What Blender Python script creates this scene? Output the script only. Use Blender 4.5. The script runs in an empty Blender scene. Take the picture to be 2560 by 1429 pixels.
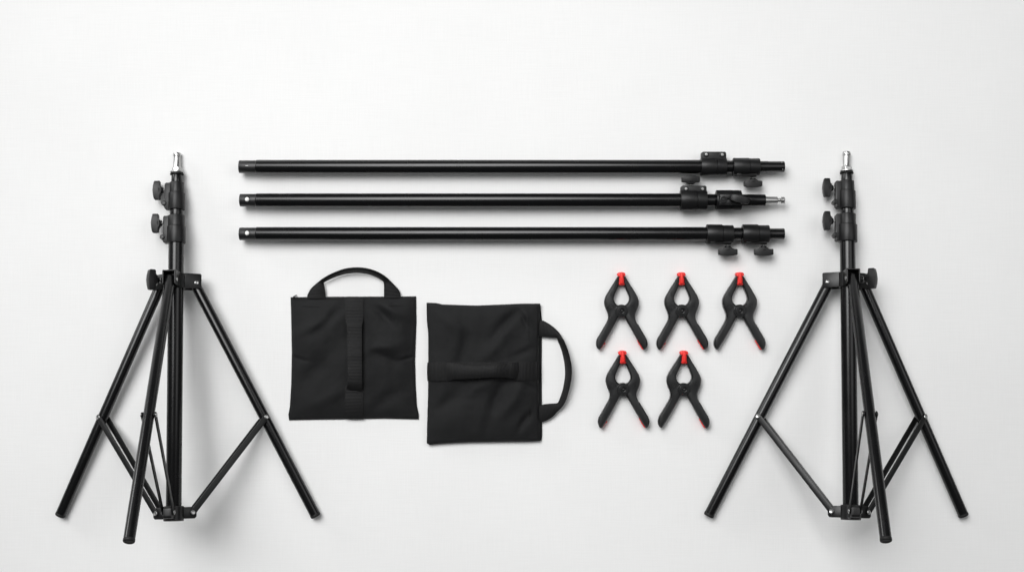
import bpy, bmesh, math, random
from mathutils import Vector, noise

random.seed(7)
# ------------------------------------------------------------------ units
# U is one drawing unit in metres (0.6 mm).  Geometry is drawn in these
# units on and above the white surface (z = 0) and scaled to metres.
U = 0.0006
H = 3600.0            # camera height above the surface, in drawing units
CX, CY = 1280.0, 714.5
sc = bpy.context.scene
col = sc.collection


def P(x, y, z=0.0):
    """sheet position x,y of something standing z above the surface"""
    k = (H - z) / H
    return Vector(((x - CX) * k, (CY - y) * k, z))


# ------------------------------------------------------------------ materials
def new_mat(name):
    m = bpy.data.materials.new(name)
    m.use_nodes = True
    nt = m.node_tree
    b = nt.nodes['Principled BSDF']
    return m, nt, b


def noise_node(nt, scale, detail=4.0, vec=None, rough=0.55):
    n = nt.nodes.new('ShaderNodeTexNoise')
    n.inputs['Scale'].default_value = scale
    n.inputs['Detail'].default_value = detail
    n.inputs['Roughness'].default_value = rough
    if vec is not None:
        nt.links.new(vec, n.inputs['Vector'])
    return n


def ramp(nt, src, a, b, ca, cb):
    r = nt.nodes.new('ShaderNodeMapRange')
    r.inputs['From Min'].default_value = a
    r.inputs['From Max'].default_value = b
    r.inputs['To Min'].default_value = ca
    r.inputs['To Max'].default_value = cb
    nt.links.new(src, r.inputs['Value'])
    return r.outputs['Result']


def bump(nt, b, h, strength, dist, prev=None):
    n = nt.nodes.new('ShaderNodeBump')
    n.inputs['Strength'].default_value = strength
    n.inputs['Distance'].default_value = dist
    nt.links.new(h, n.inputs['Height'])
    if prev is not None:
        nt.links.new(prev, n.inputs['Normal'])
    nt.links.new(n.outputs['Normal'], b.inputs['Normal'])
    return n.outputs['Normal']


def texco(nt, which='Object'):
    t = nt.nodes.new('ShaderNodeTexCoord')
    return t.outputs[which]


def simple(name, colr, rough, metal=0.0, spec=0.5, nscale=None, nstr=0.1, ndist=0.0002, rvar=0.0, cvar=0.0):
    m, nt, b = new_mat(name)
    b.inputs['Base Color'].default_value = (*colr, 1)
    b.inputs['Roughness'].default_value = rough
    b.inputs['Metallic'].default_value = metal
    b.inputs['Specular IOR Level'].default_value = spec
    co = texco(nt)
    if nscale:
        n = noise_node(nt, nscale, 3, co)
        bump(nt, b, n.outputs['Fac'], nstr, ndist)
    if rvar:
        n2 = noise_node(nt, 35, 5, co)
        nt.links.new(ramp(nt, n2.outputs['Fac'], 0.3, 0.7, rough - rvar, rough + rvar), b.inputs['Roughness'])
    if cvar:
        n3 = noise_node(nt, 60, 5, co)
        mx = nt.nodes.new('ShaderNodeMix')
        mx.data_type = 'RGBA'
        mx.inputs[6].default_value = (*[c * (1 - cvar) for c in colr], 1)
        mx.inputs[7].default_value = (*[c * (1 + cvar) for c in colr], 1)
        nt.links.new(ramp(nt, n3.outputs['Fac'], 0.3, 0.7, 0, 1), mx.inputs[0])
        nt.links.new(mx.outputs[2], b.inputs['Base Color'])
    return m


M = {}
M['tube'] = simple('black_enamel_tube', (.0022, .0022, .0025), .26, spec=.42, rvar=.025, nscale=60, nstr=.02, ndist=.0001)
M['tube_satin'] = simple('satin_black_tube_end', (.008, .008, .0085), .42, spec=.5, rvar=.05)
M['plastic'] = simple('moulded_black_plastic', (.0062, .0062, .0065), .42, spec=.36, nscale=1500, nstr=.25, ndist=.00012, rvar=.07)
M['steel_black'] = simple('black_painted_sheet', (.004, .004, .0042), .4, spec=.42, nscale=500, nstr=.08, ndist=.0001, rvar=.06)
M['rubber'] = simple('black_rubber', (.008, .008, .008), .6, spec=.35)
M['steel'] = simple('bright_steel', (.47, .47, .465), .34, metal=1.0, rvar=.08)
M['steel_dull'] = simple('zinc_rivet', (.36, .36, .355), .4, metal=1.0, rvar=.08)
M['clamp'] = simple('clamp_black_plastic', (.0095, .0098, .0102), .33, spec=.5, nscale=650, nstr=.22, ndist=.0003, rvar=.1)
M['red'] = simple('red_rubber_plastic', (.80, .028, .022), .42, spec=.45, nscale=500, nstr=.12, ndist=.0002, cvar=.12)
M['thread'] = simple('black_stitching', (.004, .004, .004), .8, spec=.2)


def fabric(name, base, bstr):
    m, nt, b = new_mat(name)
    b.inputs['Roughness'].default_value = .72
    b.inputs['Specular IOR Level'].default_value = .30
    b.inputs['Sheen Weight'].default_value = .03
    b.inputs['Sheen Roughness'].default_value = .5
    b.inputs['Sheen Tint'].default_value = (.5, .52, .55, 1)
    co = texco(nt)
    n = noise_node(nt, 22, 4, co)
    mx = nt.nodes.new('ShaderNodeMix')
    mx.data_type = 'RGBA'
    mx.inputs[6].default_value = (*[c * .72 for c in base], 1)
    mx.inputs[7].default_value = (*[c * 1.28 for c in base], 1)
    nt.links.new(n.outputs['Fac'], mx.inputs[0])
    nt.links.new(mx.outputs[2], b.inputs['Base Color'])
    w1 = nt.nodes.new('ShaderNodeTexWave')
    w1.bands_direction = 'X'
    w1.inputs['Scale'].default_value = 420
    w1.inputs['Distortion'].default_value = .6
    w2 = nt.nodes.new('ShaderNodeTexWave')
    w2.bands_direction = 'Y'
    w2.inputs['Scale'].default_value = 420
    w2.inputs['Distortion'].default_value = .6
    nt.links.new(co, w1.inputs['Vector'])
    nt.links.new(co, w2.inputs['Vector'])
    ad = nt.nodes.new('ShaderNodeMath')
    nt.links.new(w1.outputs['Fac'], ad.inputs[0])
    nt.links.new(w2.outputs['Fac'], ad.inputs[1])
    p = bump(nt, b, ad.outputs[0], bstr, .0002)
    n2 = noise_node(nt, 90, 5, co)
    bump(nt, b, n2.outputs['Fac'], .25, .0009, p)
    return m


M['fabric'] = fabric('black_nylon_cloth', (.0048, .005, .0054), .5)


def webbing():
    m, nt, b = new_mat('ribbed_black_webbing')
    b.inputs['Base Color'].default_value = (.0075, .0075, .008, 1)
    b.inputs['Roughness'].default_value = .6
    b.inputs['Specular IOR Level'].default_value = .24
    uv = texco(nt, 'UV')
    sep = nt.nodes.new('ShaderNodeSeparateXYZ')
    nt.links.new(uv, sep.inputs[0])
    mu = nt.nodes.new('ShaderNodeMath')
    mu.operation = 'MULTIPLY'
    mu.inputs[1].default_value = 2 * math.pi / 3.6
    nt.links.new(sep.outputs[0], mu.inputs[0])
    s = nt.nodes.new('ShaderNodeMath')
    s.operation = 'SINE'
    nt.links.new(mu.outputs[0], s.inputs[0])
    rib = ramp(nt, s.outputs[0], -1, 1, 0, 1)
    p = bump(nt, b, rib, .55, .0005)
    n = noise_node(nt, 1200, 3, texco(nt))
    bump(nt, b, n.outputs['Fac'], .3, .0003, p)
    mx = nt.nodes.new('ShaderNodeMix')
    mx.data_type = 'RGBA'
    mx.inputs[6].default_value = (.0022, .0022, .0022, 1)
    mx.inputs[7].default_value = (.0075, .0075, .008, 1)
    nt.links.new(rib, mx.inputs[0])
    nt.links.new(mx.outputs[2], b.inputs['Base Color'])
    return m


M['web'] = webbing()


def floor_mat():
    m, nt, b = new_mat('white_woven_backdrop')
    b.inputs['Roughness'].default_value = .9
    b.inputs['Specular IOR Level'].default_value = .2
    co = texco(nt)
    outs = []
    for sx, sy in ((620, 22), (22, 620)):
        mp = nt.nodes.new('ShaderNodeMapping')
        mp.inputs['Scale'].default_value = (sx, sy, 1)
        nt.links.new(co, mp.inputs['Vector'])
        outs.append(noise_node(nt, 1.0, 2, mp.outputs['Vector']).outputs['Fac'])
    ad = nt.nodes.new('ShaderNodeMath')
    nt.links.new(outs[0], ad.inputs[0])
    nt.links.new(outs[1], ad.inputs[1])
    n = noise_node(nt, 3.0, 4, co)
    tot = nt.nodes.new('ShaderNodeMath')
    nt.links.new(ramp(nt, ad.outputs[0], .7, 1.3, -.5, .5), tot.inputs[0])
    nt.links.new(ramp(nt, n.outputs['Fac'], .3, .7, -.5, .5), tot.inputs[1])
    mx = nt.nodes.new('ShaderNodeMix')
    mx.data_type = 'RGBA'
    mx.inputs[6].default_value = (.782, .782, .776, 1)
    mx.inputs[7].default_value = (.838, .838, .832, 1)
    nt.links.new(ramp(nt, tot.outputs[0], -1, 1, 0, 1), mx.inputs[0])
    nt.links.new(mx.outputs[2], b.inputs['Base Color'])
    p = bump(nt, b, ad.outputs[0], .2, .0005)
    n2 = noise_node(nt, 2.2, 2, co)
    bump(nt, b, n2.outputs['Fac'], .12, .03, p)
    return m


M['floor'] = floor_mat()


# ------------------------------------------------------------------ mesh builder
def basis(axis, hint=None):
    a = axis.normalized()
    if hint is None:
        hint = Vector((0, 0, 1)) if abs(a.z) < .9 else Vector((1, 0, 0))
    b = (hint - a * hint.dot(a)).normalized()
    c = a.cross(b)
    return a, b, c


class MB:
    """collects shapes (drawing units) for ONE mesh object"""

    def __init__(self):
        self.bm = bmesh.new()
        self.uv = self.bm.loops.layers.uv.new('UVMap')

    def lathe(self, p0, axis, prof, seg=40, closed=True):
        a, b, c = basis(axis)
        rings = []
        for t, r in prof:
            o = p0 + a * t
            if r < 1e-6:
                rings.append([self.bm.verts.new(o)])
            else:
                rings.append([self.bm.verts.new(o + (b * math.cos(2 * math.pi * i / seg) + c * math.sin(2 * math.pi * i / seg)) * r) for i in range(seg)])
        for r0, r1 in zip(rings, rings[1:]):
            if len(r0) == 1 and len(r1) == 1:
                continue
            for i in range(seg):
                j = (i + 1) % seg
                if len(r0) == 1:
                    self.bm.faces.new((r0[0], r1[j], r1[i]))
                elif len(r1) == 1:
                    self.bm.faces.new((r0[i], r0[j], r1[0]))
                else:
                    self.bm.faces.new((r0[i], r0[j], r1[j], r1[i]))
        if closed:
            if len(rings[0]) > 1:
                self.bm.faces.new(list(reversed(rings[0])))
            if len(rings[-1]) > 1:
                self.bm.faces.new(rings[-1])
        return self

    def cyl(self, p0, p1, r, r2=None, ch=1.0, seg=40):
        """cylinder with slightly rounded ends"""
        r2 = r if r2 is None else r2
        L = (p1 - p0).length
        ch = min(ch, L * .4, r * .6)
        return self.lathe(p0, p1 - p0, [(0, 0), (0, r - ch), (ch * .3, r - ch * .3), (ch, r), (L - ch, r2), (L - ch * .3, r2 - ch * .3), (L, r2 - ch), (L, 0)], seg)

    def dome(self, p0, axis, r, h, seg=20):
        return self.lathe(p0, axis, [(0, 0), (0, r), (h * .35, r * .98), (h * .75, r * .72), (h * .95, r * .35), (h, 0)], seg)

    def prism(self, pts, o, ex, ey, z0, z1, bev=0, seg=3, taper=None, ang=30, inset=None):
        """closed outline pts (in ex,ey) extruded along ex x ey from z0 to z1"""
        ez = ex.cross(ey).normalized()
        area = sum(pts[i][0] * pts[(i + 1) % len(pts)][1] - pts[(i + 1) % len(pts)][0] * pts[i][1] for i in range(len(pts)))
        if area < 0:
            pts = list(reversed(pts))
        tf = taper or (lambda x, y: 1.0)
        zm = (z0 + z1) / 2
        lo = [self.bm.verts.new(o + ex * x + ey * y + ez * (zm + (z0 - zm) * tf(x, y))) for x, y in pts]
        hi = [self.bm.verts.new(o + ex * x + ey * y + ez * (zm + (z1 - zm) * tf(x, y))) for x, y in pts]
        n = len(pts)
        fs = [self.bm.faces.new(list(reversed(lo))), self.bm.faces.new(hi)]
        hiF = fs[1]
        for i in range(n):
            j = (i + 1) % n
            fs.append(self.bm.faces.new((lo[i], lo[j], hi[j], hi[i])))
        if inset:
            self.bm.normal_update()
            r = bmesh.ops.inset_region(self.bm, faces=[hiF], thickness=inset[0], use_even_offset=True)
            fs += r['faces']
            for v in hiF.verts:
                v.co += ez * inset[1]
        if bev:
            es = set(e for f in fs for e in f.edges)
            self.bm.normal_update()
            es = [e for e in es if e.calc_face_angle(0) > math.radians(ang)]
            bmesh.ops.bevel(self.bm, geom=es, offset=bev, segments=seg, profile=.5, affect='EDGES', clamp_overlap=True)
        return self

    def box(self, o, ex, ey, x0, x1, y0, y1, z0, z1, bev=1.5, seg=2):
        return self.prism([(x0, y0), (x1, y0), (x1, y1), (x0, y1)], o, ex, ey, z0, z1, bev, seg)

    def grid(self, rows, uvs=None):
        vs = [[self.bm.verts.new(p) for p in r] for r in rows]
        for i in range(len(vs) - 1):
            for j in range(len(vs[0]) - 1):
                f = self.bm.faces.new((vs[i][j], vs[i][j + 1], vs[i + 1][j + 1], vs[i + 1][j]))
                if uvs:
                    for l, (a, b) in zip(f.loops, ((i, j), (i, j + 1), (i + 1, j + 1), (i + 1, j))):
                        l[self.uv].uv = uvs[a][b]
        return vs

    def ribbon(self, A, B, th, nseg=5, bow=0.0, lift=None):
        """strap whose two edges run through the 3D point lists A and B"""
        n = len(A)
        L = [0.0]
        for i in range(1, n):
            L.append(L[-1] + ((A[i] + B[i]) / 2 - (A[i - 1] + B[i - 1]) / 2).length)
        top, bot, uvs = [], [], []
        for i in range(n):
            a, b = A[i], B[i]
            i0, i1 = max(0, i - 1), min(n - 1, i + 1)
            tang = ((A[i1] + B[i1]) - (A[i0] + B[i0])).normalized()
            w = (b - a)
            nrm = tang.cross(w).normalized()
            if nrm.z < 0:
                nrm = -nrm
            rt, rb, ru = [], [], []
            for k in range(nseg + 1):
                s = k / nseg
                p = a + w * s + nrm * bow * math.sin(math.pi * s)
                e = min(s, 1 - s)
                tt = th * (.55 if e == 0 else 1)
                rt.append(p + nrm * tt / 2)
                rb.append(p - nrm * tt / 2)
                ru.append((L[i], s * 10))
            top.append(rt)
            bot.append(rb)
            uvs.append(ru)
        tv = self.grid(top, uvs)
        bv = self.grid(bot, uvs)

        def strip(u, v, ua):
            for i in range(len(u) - 1):
                f = self.bm.faces.new((u[i], u[i + 1], v[i + 1], v[i]))
                for l, q in zip(f.loops, (ua[i], ua[i + 1], ua[i + 1], ua[i])):
                    l[self.uv].uv = q
        strip([r[0] for r in tv], [r[0] for r in bv], [r[0] for r in uvs])
        strip([r[-1] for r in tv], [r[-1] for r in bv], [r[-1] for r in uvs])
        strip(tv[0], bv[0], uvs[0])
        strip(tv[-1], bv[-1], uvs[-1])
        return self

    def build(self, name, m, parent=None, sharp=38, label=None):
        bmesh.ops.recalc_face_normals(self.bm, faces=self.bm.faces)
        org = Vector((0, 0, 0))
        top = parent
        while top is not None and top.parent is not None:
            top = top.parent
        if top is not None:
            org = top.location.copy()
        for v in self.bm.verts:
            v.co = v.co * U - org
        me = bpy.data.meshes.new(name)
        self.bm.to_mesh(me)
        self.bm.free()
        me.materials.append(M[m] if isinstance(m, str) else m)
        for p in me.polygons:
            p.use_smooth = True
        me.set_sharp_from_angle(angle=math.radians(sharp))
        o = bpy.data.objects.new(name, me)
        col.objects.link(o)
        if parent is not None:
            o.parent = parent
        if label:
            o['label'] = label
        return o


def thing(name, label, cat, p, group=None):
    o = bpy.data.objects.new(name, None)
    o.empty_display_size = .02
    col.objects.link(o)
    o.location = p * U
    o['label'] = label
    o['category'] = cat
    if group:
        o['group'] = group
    return o


def spline(pts, n=6, closed=False):
    """Catmull-Rom through 2D or 3D points"""
    pts = [Vector(p) for p in pts]
    out = []
    N = len(pts)
    rng = N if closed else N - 1
    for i in range(rng):
        p1, p2 = pts[i], pts[(i + 1) % N]
        p0 = pts[(i - 1) % N] if (closed or i > 0) else p1 * 2 - p2
        p3 = pts[(i + 2) % N] if (closed or i + 2 < N) else p2 * 2 - p1
        for k in range(n):
            t = k / n
            out.append(.5 * ((2 * p1) + (p2 - p0) * t + (2 * p0 - 5 * p1 + 4 * p2 - p3) * t * t + (3 * p1 - p0 - 3 * p2 + p3) * t ** 3))
    if not closed:
        out.append(pts[-1])
    return out


def resample(pts, n):
    L = [0.0]
    for a, b in zip(pts, pts[1:]):
        L.append(L[-1] + (b - a).length)
    out, j = [], 0
    for k in range(n):
        d = L[-1] * k / (n - 1)
        while j < len(L) - 2 and L[j + 1] < d:
            j += 1
        f = (d - L[j]) / max(1e-9, L[j + 1] - L[j])
        out.append(pts[j].lerp(pts[j + 1], min(1, max(0, f))))
    return out


Z = Vector((0, 0, 1))

# ------------------------------------------------------------------ the surface
mb = MB()
s = 6500
mb.grid([[Vector((-s, -s, 0)), Vector((s, -s, 0))], [Vector((-s, s, 0)), Vector((s, s, 0))]])
fl = mb.build('floor', 'floor')
fl['kind'] = 'structure'
fl['label'] = 'plain white finely woven surface under all the equipment'


# ------------------------------------------------------------------ shared hardware
def knob(parent, o, a, w, gap=4.0, neck=8.0, k=1.0, name='knob'):
    """winged tightening knob: a points away from the clamp, w along the wings"""
    n = a.cross(w).normalized()
    mb = MB()
    q = o + a * gap * k
    mb.lathe(q, a, [(0, 0), (0, 6.5 * k), (1 * k, 7.6 * k), (neck * k, 8.2 * k), (neck * k + 3, 10 * k), (neck * k + 3, 0)], 28)
    q = q + a * (neck - 2) * k
    pts = [(-9, -1), (-10.5, 1.5), (-14, 2.8), (-22, 3.2), (-23.6, 4.6), (-23.4, 17.6), (-22, 19), (-12, 21.2), (0, 22.2), (12, 21.2), (22, 19), (23.4, 17.6), (23.6, 4.6), (22, 3.2), (14, 2.8), (10.5, 1.5), (9, -1)]
    pts = [(x * k, y * .92 * k) for x, y in pts]
    mb.prism(pts, q, w, a, -9.5 * k, 9.5 * k, 1.7 * k, 3, taper=lambda x, y: 1 - .30 * (abs(x) / (24 * k)) ** 1.6, ang=35)
    kn = mb.build(name, 'plastic', parent, sharp=50)
    mb = MB()
    prof = [(-3 * k, 0), (-3 * k, 3.4 * k)]
    t = -3.0
    while t < gap + 1:
        prof += [(t * k, 3.7 * k), ((t + .6) * k, 3.0 * k)]
        t += 1.2
    prof += [((gap + 1) * k, 3.4 * k), ((gap + 1) * k, 0)]
    mb.lathe(o, a, prof, 20)
    mb.build('bolt', 'steel', parent)
    return kn


def tube_part(parent, p0, p1, r, name='tube', mat='tube', ch=1.2, r2=None):
    mb = MB()
    mb.cyl(p0, p1, r, r2, ch, 56)
    return mb.build(name, mat, parent)


def collar_ring(parent, o, ax, lug, L1, L, r1, r2, lug0, lug1, hw=10, k=1.0, boss=None, hinge=None, ears=None, knob_at=None, knob_gap=4, knob_neck=8, flange=True):
    """two-piece moulded clamp collar round a tube.
    ax: along the tube, lug: side where the clamping flange sits."""
    up = ax.cross(lug).normalized()
    if up.z < 0 and abs(up.z) > .3:
        up = -up
    mb = MB()
    c = 1.6 * k
    mb.lathe(o, ax, [(0, 0), (0, r1 - c), (c * .3, r1 - c * .3), (c, r1), (L1 - c, r1), (L1 - .3, r1 - .4), (L1, r1 - 2.2), (L1 + .1, 0)], 56)
    mb.lathe(o + ax * (L1 + .4), ax, [(0, 0), (0, r2 - .6), (.6, r2), (L - L1 - c, r2), (L - L1 - c * .3, r2 - c * .3), (L - L1, r2 - c), (L - L1, 0)], 56)
    if flange:
        x0, x1 = flange if isinstance(flange, tuple) else (1, L - 1)
        rad = 4
        pts = [(x0, 0), (x1, 0), (x1, lug1 - rad), (x1 - rad * .3, lug1 - rad * .3), (x1 - rad, lug1), (x0 + rad, lug1), (x0 + rad * .3, lug1 - rad * .3), (x0, lug1 - rad)]
        mb.prism(pts, o, ax, lug, -hw, -1.2, 1.5, 2)
        mb.prism(pts, o, ax, lug, .2, hw, 1.5, 2)
    if hinge is not None:
        for t, d in hinge:
            mb.cyl(o + ax * t + lug * d - up * (hw + 1), o + ax * t + lug * d + up * (hw + 2.5), 6.2 * k, ch=1.5, seg=28)
    if boss is not None:
        t, rb = boss
        mb.lathe(o + ax * t, lug, [(0, 0), (2, rb * .6), (r2 * .55, rb * .9), (lug1 - 3, rb), (lug1 + .6, rb - 1.4), (lug1 + 1, rb - 3), (lug1 + 1, 0)], 32)
    cr = mb.build('collar', 'plastic', parent)
    if hinge is not None:
        for t, d in hinge:
            mb = MB()
            mb.lathe(o + ax * t + lug * d + up * (hw + 2.3), up, [(0, 0), (0, 3.6 * k), (1.0, 3.4 * k), (1.0, 1.9 * k), (.3, 1.5 * k), (.3, 0)], 20)
            mb.build('screw', 'steel_black', cr)
    if ears is not None:
        for t, d in ears:
            mb = MB()
            mb.cyl(o + ax * t + lug * d - up * (hw + .5), o + ax * t + lug * d + up * (hw + 1.2), 7.0 * k, ch=1.0, seg=28)
            mb.build('screw_boss', 'plastic', cr)
            mb = MB()
            mb.lathe(o + ax * t + lug * d + up * (hw + .9), up, [(0, 0), (0, 3.6 * k), (1.3, 3.3 * k), (1.5, 1.7 * k), (.7, 1.5 * k), (.7, 0)], 22)
            mb.build('screw', 'steel_dull', cr)
    if knob_at is not None:
        t, wdir = knob_at
        knob(cr, o + ax * t + lug * (lug1 + 1), lug, wdir, knob_gap, knob_neck, k)
    return cr


# ------------------------------------------------------------------ telescopic poles
X = Vector((1, 0, 0))
DN = Vector((0, -1, 0))
UP = Vector((0, 1, 0))


def pole(yc, zc, label, x_end0, xs_main1, tubes, button):
    root = thing('telescopic_pole', label, 'pole', P((x_end0 + 1960) / 2, yc, 0), 'telescopic crossbar poles laid side by side')
    Q = lambda x, dz=0: P(x, yc, zc + dz)
    # reduced end with an open mouth
    mb = MB()
    r = 15.8
    p0, p1 = Q(x_end0), Q(644)
    L = (p1 - p0).length
    mb.lathe(p0, X, [(9, 0), (8, r - 3.2), (.6, r - 2.6), (0, r - 1.8), (.4, r - .6), (1.4, r), (L, r), (L, 0)], 56)
    en = mb.build('tube_end', 'tube_satin', root)
    mb = MB()
    p0, p1 = Q(640), Q(xs_main1)
    L = (p1 - p0).length
    r = 17.1
    mb.lathe(p0, X, [(0, 0), (0, r - 1.8), (.8, r - .7), (2.4, r), (L, r), (L, 0)], 64)
    mb.build('tube', 'tube', root)
    if button:
        d = Vector((0, .10, 1)).normalized()
        mb = MB()
        mb.lathe(Q(620.5) + d * 13, d, [(0, 0), (0, 7.2), (3.2, 7.2), (3.5, 6.4), (3.3, 5.8), (0, 5.6), (0, 0)], 28)
        mb.build('button_collar', 'rubber', en)
        mb = MB()
        mb.lathe(Q(620.5) + d * 13, d, [(0, 0), (0, 5.4), (3.0, 5.3), (4.2, 4.2), (4.7, 2.4), (4.8, 0)], 28)
        mb.build('spring_button', bpy.data.materials['white_button'], en)
    else:
        mb = MB()
        d = Vector((0, .12, 1)).normalized()
        mb.box(Q(620) + d * 15.5, X, UP, -3.5, 3.2, -1.2, .5, 0, .55, .2, 1)
        mb.build('scuff', 'steel_dull', en)
    for (xa, xb, r) in tubes:
        tube_part(root, Q(xa), Q(xb), r, name='inner_tube', ch=1.0)
    return root, Q


simple('white_button', (.80, .80, .78), .35, spec=.5)
bpy.data.materials['white_button'].use_fake_user = True

# upper pole
r1, Q = pole(417, 27, 'upper black telescopic pole with a plain push-in end and one knob hanging below', 598, 1758, [(1750, 1840, 15.8)], False)
mb = MB()
p0, p1 = Q(1890), Q(1960.5)
L = (p1 - p0).length
r = 13.6
mb.lathe(p0, X, [(0, 0), (0, r + .5), (29, r + .5), (30, r), (L - 1.2, r), (L - .3, r - .5), (L, r - 1.4), (L - .4, r - 2.4), (L - 8, r - 2.8), (L - 8, 0)], 48)
e = mb.build('inner_tube', 'tube', root := r1)
for xx, yy in ((1953, .75), (1955, -.55), (1912, .6)):
    d = Vector((0, yy, math.sqrt(1 - yy * yy)))
    mb = MB()
    mb.dome(Q(xx) + d * 13.2, d, 1.5, .9, 12)
    mb.build('rivet', 'steel_dull', e)
collar_ring(r1, Q(1751.6), X, UP, 39, 63, 22.8, 22.2, 0, 36.5, hw=12, ears=[(12.5, 29.5), (52, 29.0)])
collar_ring(r1, Q(1832.4), X, DN, 39.5, 65.5, 22.0, 21.0, 0, 24.5, hw=11, hinge=[(14, 20)], boss=(50, 9.5), knob_at=(49.5, X), knob_gap=3, knob_neck=6, k=.96, flange=(-1, 58))

# middle pole
r2, Q = pole(500.5, 30, 'middle black telescopic pole ending in a silver stud, knobs above it and facing up', 600, 1706, [(1700, 1796, 15.3)], True)
collar_ring(r2, Q(1700.5), X, UP, 40.5, 65, 26.0, 25.2, 0, 35.5, hw=12, ears=[(13, 27.5), (54, 27.2)], knob_at=(26, X), knob_gap=3, knob_neck=4, k=.96)
collar_ring(r2, Q(1790), X, Z, 38, 61.5, 25.2, 24.8, 0, 30, hw=12.5, hinge=None, knob_at=(52, Vector((1, -.22, 0)).normalized()), knob_gap=1, knob_neck=2, k=1.0, flange=(3, 60))
mb = MB()
q = Q(1790) + X * 14 + Z * 30
mb.lathe(q, Z, [(-3, 0), (-3, 9.5), (1.6, 9.3), (2.2, 8.2), (2.0, 6.4), (.4, 5.6), (.4, 3.6), (1.6, 3.0), (1.8, 0)], 28)
mb.build('nut', 'steel_black', r2)
tube_part(r2, Q(1845), Q(1912.8), 14.7, name='inner_tube')
mb = MB()
q = Q(1909)
mb.lathe(q, X, [(0, 0), (0, 12), (5, 11.6), (5.4, 9.4), (7.2, 9.2), (7.6, 9.0), (33, 9.0), (34.6, 8.0), (35, 5.2), (37.0, 4.2), (37.8, 5.6), (39.4, 5.6), (40.2, 4.2), (42.0, 4.2), (43, 7), (43.6, 8.4), (51, 8.4), (52.4, 7.0), (52.8, 0)], 44)
mb.build('stud', 'steel', r2)

# lower pole
r3, Q = pole(584.5, 28, 'lower black telescopic pole with two knobs hanging side by side below its right end', 599, 1775, [(1766, 1862, 15.7)], True)
for x0 in (1766, 1855.5):
    collar_ring(r3, Q(x0), X, DN, 39, 66, 23.6, 21.6, 0, 25.5, hw=11, hinge=[(14.5, 20)], boss=(53, 9.5), knob_at=(53, X), knob_gap=3, knob_neck=7, k=1.0, flange=(-1, 61))
mb = MB()
p0, p1 = Q(1918), Q(1960.5)
L = (p1 - p0).length
r = 13.7
mb.lathe(p0, X, [(0, 0), (0, r), (L - 1.2, r), (L - .3, r - .5), (L, r - 1.4), (L - .4, r - 2.4), (L - 8, r - 2.8), (L - 8, 0)], 48)
mb.build('inner_tube', 'tube', r3)


# ------------------------------------------------------------------ light stands
def zc(y):
    return 17.8 + (y - 432) * .175


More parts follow.
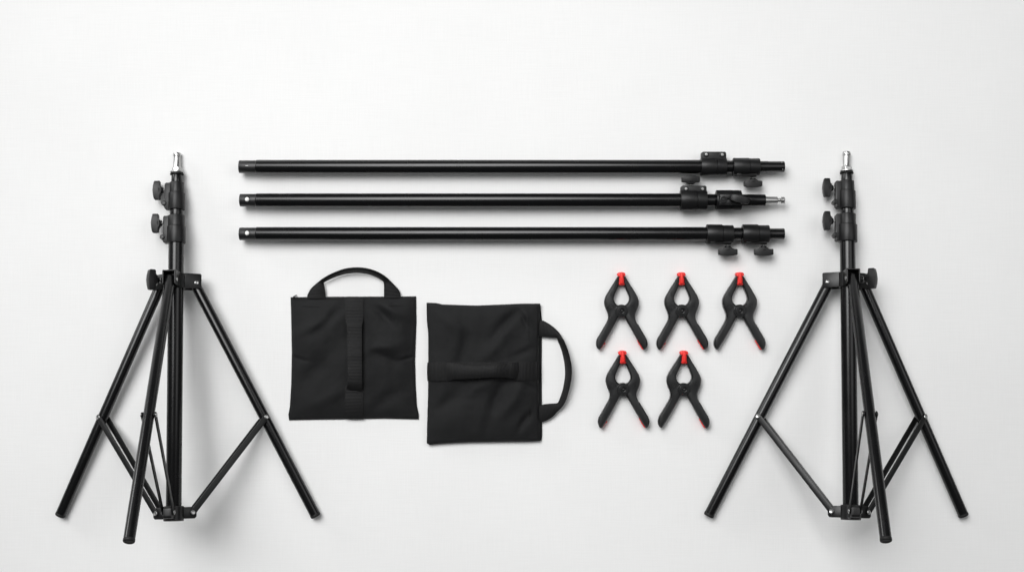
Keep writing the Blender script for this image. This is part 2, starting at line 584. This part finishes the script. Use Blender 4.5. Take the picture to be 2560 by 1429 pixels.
def light_stand(label, cxa, cxb, dy, collars, main, tips, tiprot, front_side, knob_side, pivx):
    """cxa/cxb: column position at y=440 and y=1290"""
    def C(y):
        f = (y - 440) / 850.0
        return P(cxa + (cxb - cxa) * f, y + dy, zc(y))
    root = thing('light_stand', label, 'light stand', P(cxb, 1300, 0), 'folding tripod light stands with open legs')
    A = (C(1290) - C(440)).normalized()          # down the column
    top = -A
    B = -X if True else X                        # side of the collar knobs
    B = (B - A * B.dot(A)).normalized()
    # spigot
    mb = MB()
    q = C(437)
    mb.lathe(q, top, [(0, 0), (0, 16.6), (2.2, 17), (3.2, 16.4), (4.6, 15.0), (5, 0)], 44)
    mb.build('end_ring', 'rubber', root)
    mb = MB()
    q = C(432)
    mb.lathe(q, top, [(0, 0), (0, 16.4), (2.6, 16.2), (3.4, 14), (4, 0)], 44)
    # hexagonal foot
    ex, ey = X, Z
    a_, b_, c_ = basis(top)
    hexp = [(12.6 * math.cos(math.radians(60 * i + 30)), 12.6 * math.sin(math.radians(60 * i + 30))) for i in range(6)]
    mb.prism(hexp, q, b_, c_, 3, 13, .8, 2)
    mb.lathe(q, top, [(12, 0), (12, 9.6), (14, 8.9), (38.5, 8.9), (39.2, 8.0), (41, 8.0), (41.8, 9.2), (43.5, 9.6), (49, 9.6), (50.4, 8.8), (50.8, 0)], 44)
    sp = mb.build('spigot', 'steel', root)
    mb = MB()
    sd = (X * .62 + Z * .78).normalized()
    mb.cyl(q + top * 44 + sd * 5, q + top * 44 + sd * 10.6, 3.0, ch=.6, seg=20)
    mb.build('stop_pin', 'steel_dull', sp)
    # column tubes
    k1 = 1.0
    tube_part(root, C(437), C(470), 13.8, name='column_tube')
    tube_part(root, C(515), C(548), 16.2, name='column_tube')
    mb = MB()
    p0, p1 = C(598), C(1296)
    L = (p1 - p0).length
    mb.lathe(p0, A, [(0, 0), (0, 18.6), (L - 1.5, 18.4), (L - .4, 17.9), (L, 16.5), (L, 0)], 64)
    mb.build('column_tube', 'tube', root)
    # clamp collars with knobs to the left
    for (y0, ys, y1, ru, rl, lug1, hingey, kgap) in collars:
        o = C(y1)
        L = (C(y1) - C(y0)).length
        Ls = (C(y1) - C(ys)).length
        yk = y0 + 18
        collar_ring(root, o, top, B, Ls, L, rl, ru, 0, lug1, hw=9, hinge=[((C(y1) - C(hingey)).length, lug1 + 1.0)],
                    boss=None, knob_at=((C(y1) - C(yk)).length, A), knob_gap=3.5, knob_neck=7, k=1.0)
    # --- bracket, legs, struts
    yb = 704
    O = C(yb)
    OB = C(1281.5)
    (br, hb) = (MB(), MB())
    br.lathe(C(684), A, [(0, 0), (0, 22.0), (1, 23.5), (36, 23.5), (37, 22.5), (37, 0)], 44)
    hb.lathe(C(1264), A, [(0, 0), (0, 22.5), (1.2, 24), (34, 24), (35.4, 22.8), (35.4, 0)], 44)
    legs = []
    for i, (tx, ty, tz) in enumerate(tips):
        T = P(tx, ty, tz)
        v = T - O
        e = (v - A * v.dot(A)).normalized()
        t = A.cross(e).normalized()
        wch = 16.2
        # channel of the bracket: two cheeks and a roof
        for sgn in (-1, 1):
            zz = (wch - 3, wch) if sgn > 0 else (-wch, -wch + 3)
            br.prism([(18, -20), (57, -20), (59.5, -17.5), (59.5, 14), (57, 17), (18, 17)], O, e, A, zz[0], zz[1], .9, 2)
        br.prism([(17, -19.6), (57, -19.6), (57, -16.6), (17, -16.6)], O, e, A, -wch + .4, wch - .4, .9, 2)
        hb.prism([(17, -14), (49, -14), (53, -10), (53, 9), (49, 13.5), (17, 13.5)], OB, e, A, -10.5, 10.5, 1.6, 2)
        legs.append((e, t, T, i))
    # set screw block where the bracket knob enters
    bracket = br.build('leg_bracket', 'steel_black', root)
    hub = hb.build('lower_hub', 'steel_black', root)
    for (e, t, T, i) in legs:
        piv = O + e * 47 + A * 3
        d = (T - piv).normalized()
        p0 = piv - d * 8
        L = (T - p0).length
        r = 12.7
        mb = MB()
        mb.lathe(p0, d, [(0, 0), (0, r - 2.4), (.7, r - .9), (2.4, r), (L - 7, r), (L - 7, 0)], 48)
        leg = mb.build('leg', 'tube', root)
        mb = MB()
        mb.lathe(T - d * 7.5, d, [(0, 0), (0, r + .1), (.5, r + .4), (5.2, r + .4), (6.6, r - .2), (7.5, r - 1.6), (7.7, r - 4), (6.6, r - 4.8), (6.4, 0)], 48)
        mb.build('foot_cap', 'rubber', leg)
        # rivet of the leg in the bracket
        for sgn in (-1, 1):
            mb = MB()
            mb.lathe(piv + t * sgn * 16, t * sgn, [(0, 0), (0, 5.0), (1.1, 4.8), (1.9, 3.4), (1.3, 2.0), (1.2, 0)], 24)
            mb.build('rivet', 'steel', bracket)
        # struts
        att = piv + d * ((T - piv).length * (.572 if i < 2 else .545))
        # attach slightly to the outer/upper side of the leg
        inn = OB + e * 43 - A * .5
        sdir = (att - inn)
        Ls = sdir.length
        sdir.normalize()
        # strut pair, bent so the lower ends close in on the hub
        for sgn in (-1, 1):
            off0, off1 = sgn * 12.8, sgn * 15.4
            a0 = inn + t * off0
            a1 = att + t * off1
            ex = (a1 - a0).normalized()
            nn = (t - ex * t.dot(ex)).normalized()
            ey = nn.cross(ex)
            Lr = (a1 - a0).length
            pts = []
            hw_ = 7.0
            for kk in range(9):
                an = math.radians(90 + 180 * kk / 8)
                pts.append((math.cos(an) * hw_, math.sin(an) * hw_))
            for kk in range(9):
                an = math.radians(-90 + 180 * kk / 8)
                pts.append((Lr + math.cos(an) * hw_, math.sin(an) * hw_))
            mb = MB()
            mb.prism(pts, a0, ex, ey, -1.5, 1.5, .6, 2, ang=50)
            st = mb.build('strut', 'steel_black', root)
            for c0 in (a0, a1):
                mb = MB()
                mb.lathe(c0 + nn * sgn * 1.2, nn * sgn, [(0, 0), (0, 5.4), (1.2, 5.2), (2.2, 4.0), (1.8, 2.6), (1.7, 0)], 24)
                mb.build('rivet', 'steel', st)
        mb = MB()
        mb.cyl(att - t * 13, att + t * 13, 4.2, ch=.5, seg=20)
        mb.build('pivot_pin', 'steel_black', leg)
    # bracket knob
    Kd = X * knob_side
    Kd = (Kd - A * Kd.dot(A)).normalized()
    kz = (Kd * .80 + Z * .60).normalized()
    kz = (kz - A * kz.dot(A)).normalized()
    base = O + kz * 20
    mb = MB()
    ct = A.cross(kz)
    mb.cyl(O + kz * 14, O + kz * 40, 9, ch=2, seg=28)
    mb.build('knob_boss', 'plastic', bracket)
    knob(bracket, O + kz * 40, kz, A, 4, 9, 1.05)
    return root


light_stand('black folding light stand at the left end, its bracket knob pointing left', 442.3, 434.0, 0,
            [(456.6, 483, 525, 17.8, 20.4, 28.5, 509, 3), (539, 566, 608.5, 20.6, 22.8, 31.5, 593, 3)], 18.6,
            [(149.6, 1289, 13.2), (790.3, 1290, 13.2), (321.8, 1354, 498)], 0, 1, -1, None)
light_stand('black folding light stand at the right end, its bracket knob pointing right', 2116.8, 2127.0, -3,
            [(456, 481, 525.5, 18.2, 21.3, 30, 510, 3), (538.5, 565, 608, 21.0, 24.0, 30.5, 592.5, 3)], 18.6,
            [(1770.8, 1289, 13.2), (2409.5, 1289, 13.2), (2215.2, 1352, 498)], 0, -1, 1, None)


# ------------------------------------------------------------------ sandbags
def sandbag(label, top_l, bot_l, left_l, right_l, T, zb, seed, folds, n=110, k=.994):
    """pillow between four outline curves (image-like x right, y down)"""
    g = lambda L: resample([Vector((p[0], p[1])) for p in L], n)
    t_, b_, l_, r_ = g(top_l), g(bot_l), g(left_l), g(right_l)
    c00, c10, c01, c11 = t_[0], t_[-1], b_[0], b_[-1]
    xy = []
    for i in range(n):
        v = i / (n - 1)
        row = []
        for j in range(n):
            u = j / (n - 1)
            p = t_[j] * (1 - v) + b_[j] * v + l_[i] * (1 - u) + r_[i] * u - (c00 * (1 - u) * (1 - v) + c10 * u * (1 - v) + c01 * (1 - u) * v + c11 * u * v)
            row.append(p)
        xy.append(row)
    x0, x1 = (c00.x + c01.x) / 2, (c10.x + c11.x) / 2
    y0, y1 = (c00.y + c10.y) / 2, (c01.y + c11.y) / 2

    def hz(u, v):
        u = min(1, max(0, u)); v = min(1, max(0, v))
        eu = 1 - abs(2 * u - 1) ** 4
        ev = 1 - abs(2 * v - 1) ** 4
        f = (max(0, eu) ** .6) * (max(0, ev) ** .6)
        x, y = u * (x1 - x0), v * (y1 - y0)
        w = 0
        for (fx, fy, ang, ln, wd, am) in folds:
            ca, sa = math.cos(math.radians(ang)), math.sin(math.radians(ang))
            dx, dy = x - fx, y - fy
            a = dx * ca + dy * sa
            b = -dx * sa + dy * ca + 6 * math.sin(a * .03 + fx)
            w += 2.0 * am * math.exp(-(b / wd) ** 2) * math.exp(-(a / ln) ** 2)
        nz = noise.noise(Vector((x * .011 + seed, y * .011, seed * 2.1))) * 9
        nz += noise.noise(Vector((x * .03 + seed, y * .022, seed * 1.3))) * 3.2
        nz += noise.noise(Vector((x * .08, y * .08, seed))) * .5
        # rumples running in from the edges
        e = min(u, 1 - u, v, 1 - v)
        nz += noise.noise(Vector(((x if min(v, 1 - v) < min(u, 1 - u) else y) * .05, seed * 5, 0))) * 3.2 * math.exp(-e * 14)
        hem = 1.3 * math.exp(-((e - .022) / .006) ** 2)
        return zb + 3.0 + (T + w + nz) * f + hem * (1 if e > 0 else 0)
    mb = MB()
    rows, low = [], []
    for i in range(n):
        ru, rl = [], []
        for j in range(n):
            u, v = j / (n - 1), i / (n - 1)
            p = xy[i][j]
            edge = i in (0, n - 1) or j in (0, n - 1)
            zt = hz(u, v)
            q = P(p.x, p.y, zt if not edge else zb + 3.2)
            ru.append(q)
            rl.append(Vector((q.x, q.y, zb + 1.0)))
        rows.append(ru)
        low.append(rl)
    vt = mb.grid(rows)
    vb = mb.grid(low)

    def side(a, b):
        for i in range(len(a) - 1):
            mb.bm.faces.new((a[i], a[i + 1], b[i + 1], b[i]))
    side(vt[0], vb[0]); side(vt[-1], vb[-1])
    side([r[0] for r in vt], [r[0] for r in vb]); side([r[-1] for r in vt], [r[-1] for r in vb])
    hxy = lambda x, y: hz((x - x0) / (x1 - x0), (y - y0) / (y1 - y0))
    return mb, hxy


def stitches(root, hxy, lines, name='stitching', ln=3.0, gap=1.9, lift=.3):
    for (xa, ya, xb, yb) in lines:
        mb = MB()
        a, b = Vector((xa, ya)), Vector((xb, yb))
        L = (b - a).length
        d = (b - a) / L
        t = 0
        while t < L:
            p = a + d * t
            q = a + d * min(L, t + ln)
            A_, B_ = P(p.x, p.y, hxy(p.x, p.y) + lift), P(q.x, q.y, hxy(q.x, q.y) + lift)
            ex = (B_ - A_).normalized()
            ey = Z.cross(ex).normalized()
            mb.box(A_, ex, ey, 0, (B_ - A_).length, -.7, .7, -.5, .6, 0)
            t += ln + gap
        mb.build(name, 'thread', root)


def flat_strap(root, hxy, cl, halfw, name='strap', base=1.2, raised=None, th=2.4, bow=.8):
    """webbing lying on the bag along centre line cl [(x,y,halfwidth,extra height)]"""
    A_, B_ = [], []
    cl = spline([Vector(c) for c in cl], 5) if False else [Vector(c) for c in cl]
    # dense linear resample
    dense = []
    for a, b in zip(cl, cl[1:]):
        m_ = max(1, int((Vector((b[0], b[1])) - Vector((a[0], a[1]))).length / 3))
        for k_ in range(m_):
            dense.append(a.lerp(b, k_ / m_))
    dense.append(cl[-1])
    for i, c in enumerate(dense):
        i0, i1 = max(0, i - 1), min(len(dense) - 1, i + 1)
        tg = Vector((dense[i1][0] - dense[i0][0], dense[i1][1] - dense[i0][1])).normalized()
        nr = Vector((-tg.y, tg.x))
        for lst, sgn in ((A_, -1), (B_, 1)):
            x, y = c[0] + nr.x * c[2] * sgn, c[1] + nr.y * c[2] * sgn
            lst.append(P(x, y, hxy(c[0], c[1]) + base + c[3]))
    mb = MB()
    mb.ribbon(A_, B_, th, 6, bow)
    return mb.build(name, 'web', root, sharp=60)


def arch_handle(root, outer, inner, zo, zi, name='handle', th=3.2, n=70, bow=0):
    o_ = resample(spline([Vector(p) for p in outer], 8), n)
    i_ = resample(spline([Vector(p) for p in inner], 8), n)

    def zz(tab, f):
        for (a, b) in zip(tab, tab[1:]):
            if f <= b[0]:
                t = (f - a[0]) / (b[0] - a[0])
                t = t * t * (3 - 2 * t)
                return a[1] + (b[1] - a[1]) * t
        return tab[-1][1]
    A_ = [P(p.x, p.y, zz(zo, i / (n - 1))) for i, p in enumerate(o_)]
    B_ = [P(p.x, p.y, zz(zi, i / (n - 1))) for i, p in enumerate(i_)]
    mb = MB()
    mb.ribbon(A_, B_, th, 6, bow)
    return mb.build(name, 'web', root, sharp=60)


# bag one: handle upwards
root = thing('sandbag', 'squarish black cloth sandbag with its carrying handle arching up at the top', 'sandbag', P(885, 1040, 0), 'empty black cloth sandbags')
mb, h1 = sandbag('', [(726.5, 742.6), (800, 741.5), (885, 741), (960, 741), (1040, 740.3)],
                 [(722.6, 1049.5), (760, 1048.5), (880, 1047), (960, 1045.5), (1047, 1047.5)],
                 [(726.5, 742.6), (728, 800), (729.5, 885), (728, 960), (724.5, 1017), (721, 1035), (722.6, 1049.5)],
                 [(1040, 740.3), (1041, 800), (1037.5, 900), (1039, 960), (1042, 1012), (1047, 1036), (1047, 1047.5)],
                 19, 0, 3.1,
                 [(95, 55, 145, 50, 13, -6), (60, 75, 150, 60, 16, 5), (235, 50, 38, 40, 12, -6), (262, 30, 30, 40, 12, 4),
                  (60, 190, 118, 70, 22, -4), (95, 250, 160, 60, 16, 3), (255, 155, 12, 60, 13, -3.5), (230, 130, 165, 60, 14, 3.5),
                  (10, 148, 10, 26, 5, -4), (308, 152, 175, 24, 5, -4), (250, 260, 150, 60, 18, -4), (50, 120, 100, 50, 18, 3)])
body1 = mb.build('bag_body', 'fabric', root, sharp=50)
# strap: flat webbing then raised grab loop
flat_strap(root, h1, [(886, 742.5, 22.8, -.5), (886, 770, 22.8, 0), (886, 800, 22.6, 0), (886, 806, 22.4, -.6)], 23, 'strap')
flat_strap(root, h1, [(885.5, 966, 22.4, -.6), (885.5, 972, 22.6, 0), (885.5, 1000, 22.6, 0), (884.5, 1045.5, 22.6, 0)], 23, 'strap')
flat_strap(root, h1, [(908.5, 743, 1.3, -.8), (908.8, 850, 1.3, -.6), (908.6, 960, 1.3, -.6), (907.5, 1046, 1.3, -.8)], 2, 'seam', th=2.0, bow=.3)
flat_strap(root, h1, [(886, 796, 22, 1.2), (886, 801, 21.6, 4), (886, 806, 20.6, 9), (886.2, 812, 18.8, 12), (886.5, 830, 18.2, 13.5), (887, 890, 18.0, 15),
                      (887.3, 940, 17.8, 14), (887.5, 958, 18.2, 12), (887.0, 966, 19, 8.5), (886.5, 970, 19.5, 5), (886, 974, 20, 1.5)], 18, 'grab_loop', th=3, bow=.6)
stitches(root, h1, [(757, 765, 800, 767), (970, 764.5, 1008, 763.5), (733, 747.5, 860, 747), (912, 746, 1034, 745.5)])
arch_handle(root,
            [(767.7, 745), (769.5, 735), (780, 718), (802, 700), (825, 686), (856, 673.5), (887, 668.7), (918, 671), (947, 681), (968, 695), (988, 714), (999, 728), (1002.8, 745)],
            [(813.8, 745), (813.5, 730), (810, 712), (811, 705), (826, 697), (856, 686), (887, 681.6), (916, 684), (938, 691), (954, 700), (959.5, 706), (959.8, 728), (960, 745)],
            [(0, 8), (.12, 10), (.28, 26), (.5, 36), (.72, 26), (.88, 10), (1, 8)],
            [(0, 8), (.12, 11), (.28, 6), (.5, 5), (.72, 6), (.88, 11), (1, 8)], bow=2.0)
mb = MB()
q = P(737.6, 739.5, 5)
mb.box(q, Vector((.86, .5, 0)), Vector((-.5, .86, 0)), -4, 5, -1.3, 1.3, -1, 1.4, .5, 2)
mb.cyl(P(735, 742, 4), P(735, 742, 8), 2.6, ch=.6, seg=14)
mb.build('zip_pull', 'steel_black', root)

# bag two: handle to the right
root = thing('sandbag', 'black cloth sandbag turned sideways with its carrying handle curving out to the right', 'sandbag', P(1208, 1100, 0), 'empty black cloth sandbags')
mb, hL = sandbag('', [(1078, 762), (1140, 764), (1250, 764), (1351, 762)], [(1078, 1100), (1140, 1101), (1250, 1101), (1354, 1100)],
                 [(1078, 762), (1080, 900), (1079, 1000), (1078, 1100)], [(1351, 762), (1355, 800), (1354, 930), (1355.5, 1085), (1354, 1100)],
                 7, 0, 9.2, [], n=50)
mb.build('back_panel', 'fabric', root, sharp=50)
mb, h2 = sandbag('', [(1066.3, 756.2), (1090, 756.8), (1106, 760.5), (1150, 762), (1190, 763.2), (1250, 761), (1300, 758.6), (1350.5, 758.4)],
                 [(1067, 1107.5), (1074, 1111.2), (1096, 1108.5), (1140, 1105.8), (1180, 1104.4), (1260, 1103.2), (1320, 1102.6), (1350, 1101.5)],
                 [(1066.3, 756.2), (1067, 800), (1070.6, 835.5), (1070.5, 905), (1070, 985), (1067.5, 1070), (1067, 1107.5)],
                 [(1350.5, 758.4), (1349.5, 800), (1346.5, 900), (1347, 980), (1349.5, 1060), (1350, 1101.5)],
                 20, 9, 6.4,
                 [(205, 45, 128, 55, 14, -6), (240, 25, 60, 30, 9, 4), (170, 100, 135, 60, 18, 4), (250, 40, 70, 22, 6, -4),
                  (90, 95, 95, 55, 16, -4), (60, 40, 20, 60, 18, 3), (60, 240, 140, 60, 18, -5), (110, 215, 150, 60, 16, 3.5),
                  (175, 250, 115, 60, 15, -5), (215, 240, 125, 50, 14, 3.5), (250, 300, 130, 30, 9, -6), (262, 205, 20, 35, 9, -4), (240, 120, 160, 35, 10, -3)])
mb.build('bag_body', 'fabric', root, sharp=50)
flat_strap(root, h2, [(1069.2, 928.6, 23.3, -.5), (1095, 928.5, 23.3, 0), (1200, 928.3, 23.3, 0), (1300, 927.2, 23.3, 0), (1347.5, 926.5, 23.3, -.3)], 23, 'strap')
flat_strap(root, h2, [(1118, 928, 22, 1.5), (1125, 928, 22.4, 5), (1131, 927.5, 21, 8.5), (1140, 928, 19.5, 10), (1160, 930, 17, 14), (1200, 929.5, 15.2, 19), (1235, 927.5, 15, 20),
                      (1262, 926, 17.5, 15), (1280, 925.5, 20, 10), (1287, 925.8, 21, 6), (1293, 926.5, 22.4, 2)], 20, 'grab_loop', th=3, bow=2.5)
stitches(root, h2, [(1322, 793, 1322.5, 852), (1324, 1018, 1325, 1050), (1343, 765, 1342, 900), (1342, 955, 1345, 1095), (1300, 905, 1300, 950)])
arch_handle(root,
            [(1346, 799.5), (1358, 801), (1371, 808), (1385, 818), (1396, 829), (1403, 839), (1413, 858), (1421, 880), (1427, 905), (1429, 925), (1427.5, 948), (1422, 975), (1413.5, 1002), (1404, 1018), (1394, 1028), (1383, 1040), (1370, 1048.5), (1358, 1053.5), (1346, 1055)],
            [(1346, 841), (1360, 841.8), (1380, 843.2), (1391, 844), (1394, 850), (1402, 868), (1407, 885), (1411, 905), (1413, 925), (1412.3, 945), (1409, 966), (1404, 984), (1396.5, 1003), (1392, 1007), (1378, 1008), (1362, 1009.5), (1353, 1012), (1349, 1013), (1346, 1013.5)],
            [(0, 10), (.16, 12), (.3, 26), (.5, 34), (.7, 26), (.86, 12), (1, 10)],
            [(0, 10), (.16, 13), (.3, 7), (.5, 5), (.7, 7), (.86, 13), (1, 10)], bow=1.6)

# ------------------------------------------------------------------ spring clamps
def K(pts):
    # outline tables are in a 1/6.494 drawing with the pivot at (463, 690)
    return [((x - 463) / 6.494, -(y - 690) / 6.494) for x, y in pts]


def clamp_first(loc, label):
    root = thing('spring_clamp', label, 'clamp', loc, 'red tipped spring clamps')
    o = loc
    ex, ey = X, UP
    outL = [(452, 150), (432, 118), (412, 128), (392, 152), (362, 200), (325, 262), (285, 322), (248, 384), (218, 434), (197, 482), (186, 535), (190, 590), (206, 648), (230, 706), (246, 760), (243, 820), (222, 876), (188, 936), (146, 1008), (104, 1080), (70, 1138), (54, 1192), (55, 1245), (72, 1292), (100, 1318)]
    outL_s = [tuple(v) for v in spline([Vector(p) for p in outL[1:]], 4)]
    inL = [(126, 1300), (150, 1262), (190, 1200), (250, 1096), (320, 968), (372, 868), (405, 800), (430, 770), (452, 740), (452, 640), (425, 606), (392, 592), (360, 562), (340, 520), (337, 478), (352, 430), (380, 368), (408, 300), (420, 270), (432, 240)]
    left = K(outL_s + inL)
    mir = lambda pts: [(926 - x, y) for x, y in pts]
    outR_s = mir([(x - 2 if y > 500 else x, y) for x, y in outL_s])
    right = K([(x + (8 if y > 900 else 0), y) for x, y in outR_s] + [(x + (8 if y > 900 else 0), y) for x, y in mir(inL)])
    for nm, pts, zz in (('left', left, (2, 23)), ('right', right, (2.5, 24))):
        mb = MB()
        # moulded arm: rounded body
        mb.prism(pts, o, ex, ey, zz[0], zz[1] - 4.0, 1.1, 2, ang=16, inset=(3.2, 4.2))
        mb.build('arm', 'clamp', root, sharp=60)
    # pivot lugs and pin
    mb = MB()
    mb.lathe(o, Z, [(3, 0), (3, 16), (24.6, 16), (25.6, 15), (25.7, 0)], 44)
    mb.lathe(o + X * .8, Z, [(25, 0), (25, 12.4), (27.4, 12.2), (28.2, 11.4), (28.3, 9.2), (27.2, 8.6), (26.9, 0)], 44)
    mb.build('pivot_lug', 'clamp', root)
    mb = MB()
    mb.lathe(o + X * .8, Z, [(24, 0), (24, 7.2), (28.0, 7.0), (28.8, 6.2), (28.2, 4.2), (27.6, 3.6), (28.6, 2.2), (29.2, 0)], 32)
    mb.build('pivot_pin', 'plastic', root)
    # spring coil glimpsed between the arms
    # jaw pads
    pad = [(392, 116), (396, 84), (420, 69), (463, 64), (506, 69), (524, 84), (528, 116), (514, 130), (508, 150), (506, 190), (512, 228), (522, 246), (518, 266), (490, 274), (463, 276), (436, 274), (414, 264), (410, 246), (420, 228), (425, 190), (422, 150), (412, 132)]
    mb = MB()
    mb.prism([tuple(v) for v in [Vector(p) for p in K(pad)]], o, ex, ey, 3, 21.5, 2.4, 3, ang=20)
    mb.prism(K([(440, 74), (486, 74), (489, 255), (437, 255)]), o, ex, ey, 19, 26.0, 1.8, 3)
    mb.build('jaw_pad', 'red', root, sharp=50)
    # red inserts inside the handle ends
    mb = MB()
    mb.prism(K([(112, 1314), (156, 1276), (172, 1240), (198, 1230), (206, 1198), (184, 1188), (152, 1216), (120, 1262)]), o, ex, ey, 3, 14, .8, 2)
    mb.build('grip_insert', 'red', root)
    mb = MB()
    mb.prism(K([(716, 1165), (732, 1195), (766, 1256), (796, 1306), (822, 1318), (816, 1262), (784, 1196), (744, 1150)]), o, ex, ey, 3, 18.6, 1.0, 2)
    mb.build('grip_insert', 'red', root)
    return root


def insert_edge(root):
    pass


spots = [
    (1552.4, 776.5, 'black spring clamp in the upper row right above another clamp, nearest the handled bag', 0),
    (1702.4, 776.5, 'black spring clamp in the middle of the upper row of three clamps', .4),
    (1846.4, 776.5, 'black spring clamp at the right end of the upper row, nearest a light stand', -.3),
    (1556.2, 971.3, 'black spring clamp in the lower row, nearest the curved bag handle', .6),
    (1707.4, 971.3, 'black spring clamp in the lower row, the one farther from the sandbags', -.5),
]
first = clamp_first(P(spots[0][0], spots[0][1], 0), spots[0][2])
kids = [c for c in col.objects if c.parent is first]
for i, (x, y, lb, rot) in enumerate(spots[1:], 1):
    c = first.copy()
    col.objects.link(c)
    c.location = P(x, y, 0) * U
    c.rotation_euler = (0, 0, math.radians(rot))
    c.scale = (1, 1, 1)
    c['label'] = lb
    ins = 0
    for ch in kids:
        if ch.name.startswith('grip_insert'):
            ins += 1
            if ins == 1 and i in (2, 4):       # this handle shows no red
                continue
        d = ch.copy()
        col.objects.link(d)
        d.parent = c

# ------------------------------------------------------------------ camera
cam = bpy.data.cameras.new('camera')
cam.sensor_fit = 'HORIZONTAL'
cam.sensor_width = 36
cam.lens = 36 * H / 2560.0
cam.clip_start = .05
cam.clip_end = 60
co = bpy.data.objects.new('camera', cam)
co.location = (0, 0, H * U)
col.objects.link(co)
sc.camera = co

# ------------------------------------------------------------------ light
w = bpy.data.worlds.new('World')
sc.world = w
w.use_nodes = True
w.node_tree.nodes['Background'].inputs['Color'].default_value = (.97, .99, 1, 1)
w.node_tree.nodes['Background'].inputs['Strength'].default_value = .10


def area(name, loc, aim, sx, sy, power, spread=180, colr=(1, 1, 1)):
    l = bpy.data.lights.new(name, 'AREA')
    l.shape = 'RECTANGLE'
    l.size, l.size_y = sx, sy
    l.energy = power
    l.spread = math.radians(spread)
    l.color = colr
    o = bpy.data.objects.new(name, l)
    o.location = loc
    d = Vector(aim) - Vector(loc)
    o.rotation_euler = d.to_track_quat('-Z', 'Y').to_euler()
    col.objects.link(o)
    return o


area('softbox_key', (-1.2, 1.8, 3.3), (-.1, .15, 0), 3.0, 2.6, 32.0, 61, (1, 1, 1))
area('softbox_fill', (2.2, .9, 3.0), (-.1, .0, 0), 2.4, 2.2, 9.6, 110, (1, 1, 1))
area('strip_light', (-3.2, 2.2, .85), (-.5, -.1, .15), 1.6, .7, 9.0, 90, (1, 1, 1))

sc.view_settings.view_transform = 'Standard'
sc.view_settings.look = 'None'
sc.view_settings.exposure = 0
sc.view_settings.gamma = 1
sc.view_settings.use_curve_mapping = False
sc.render.engine = 'CYCLES'
sc.cycles.use_denoising = True
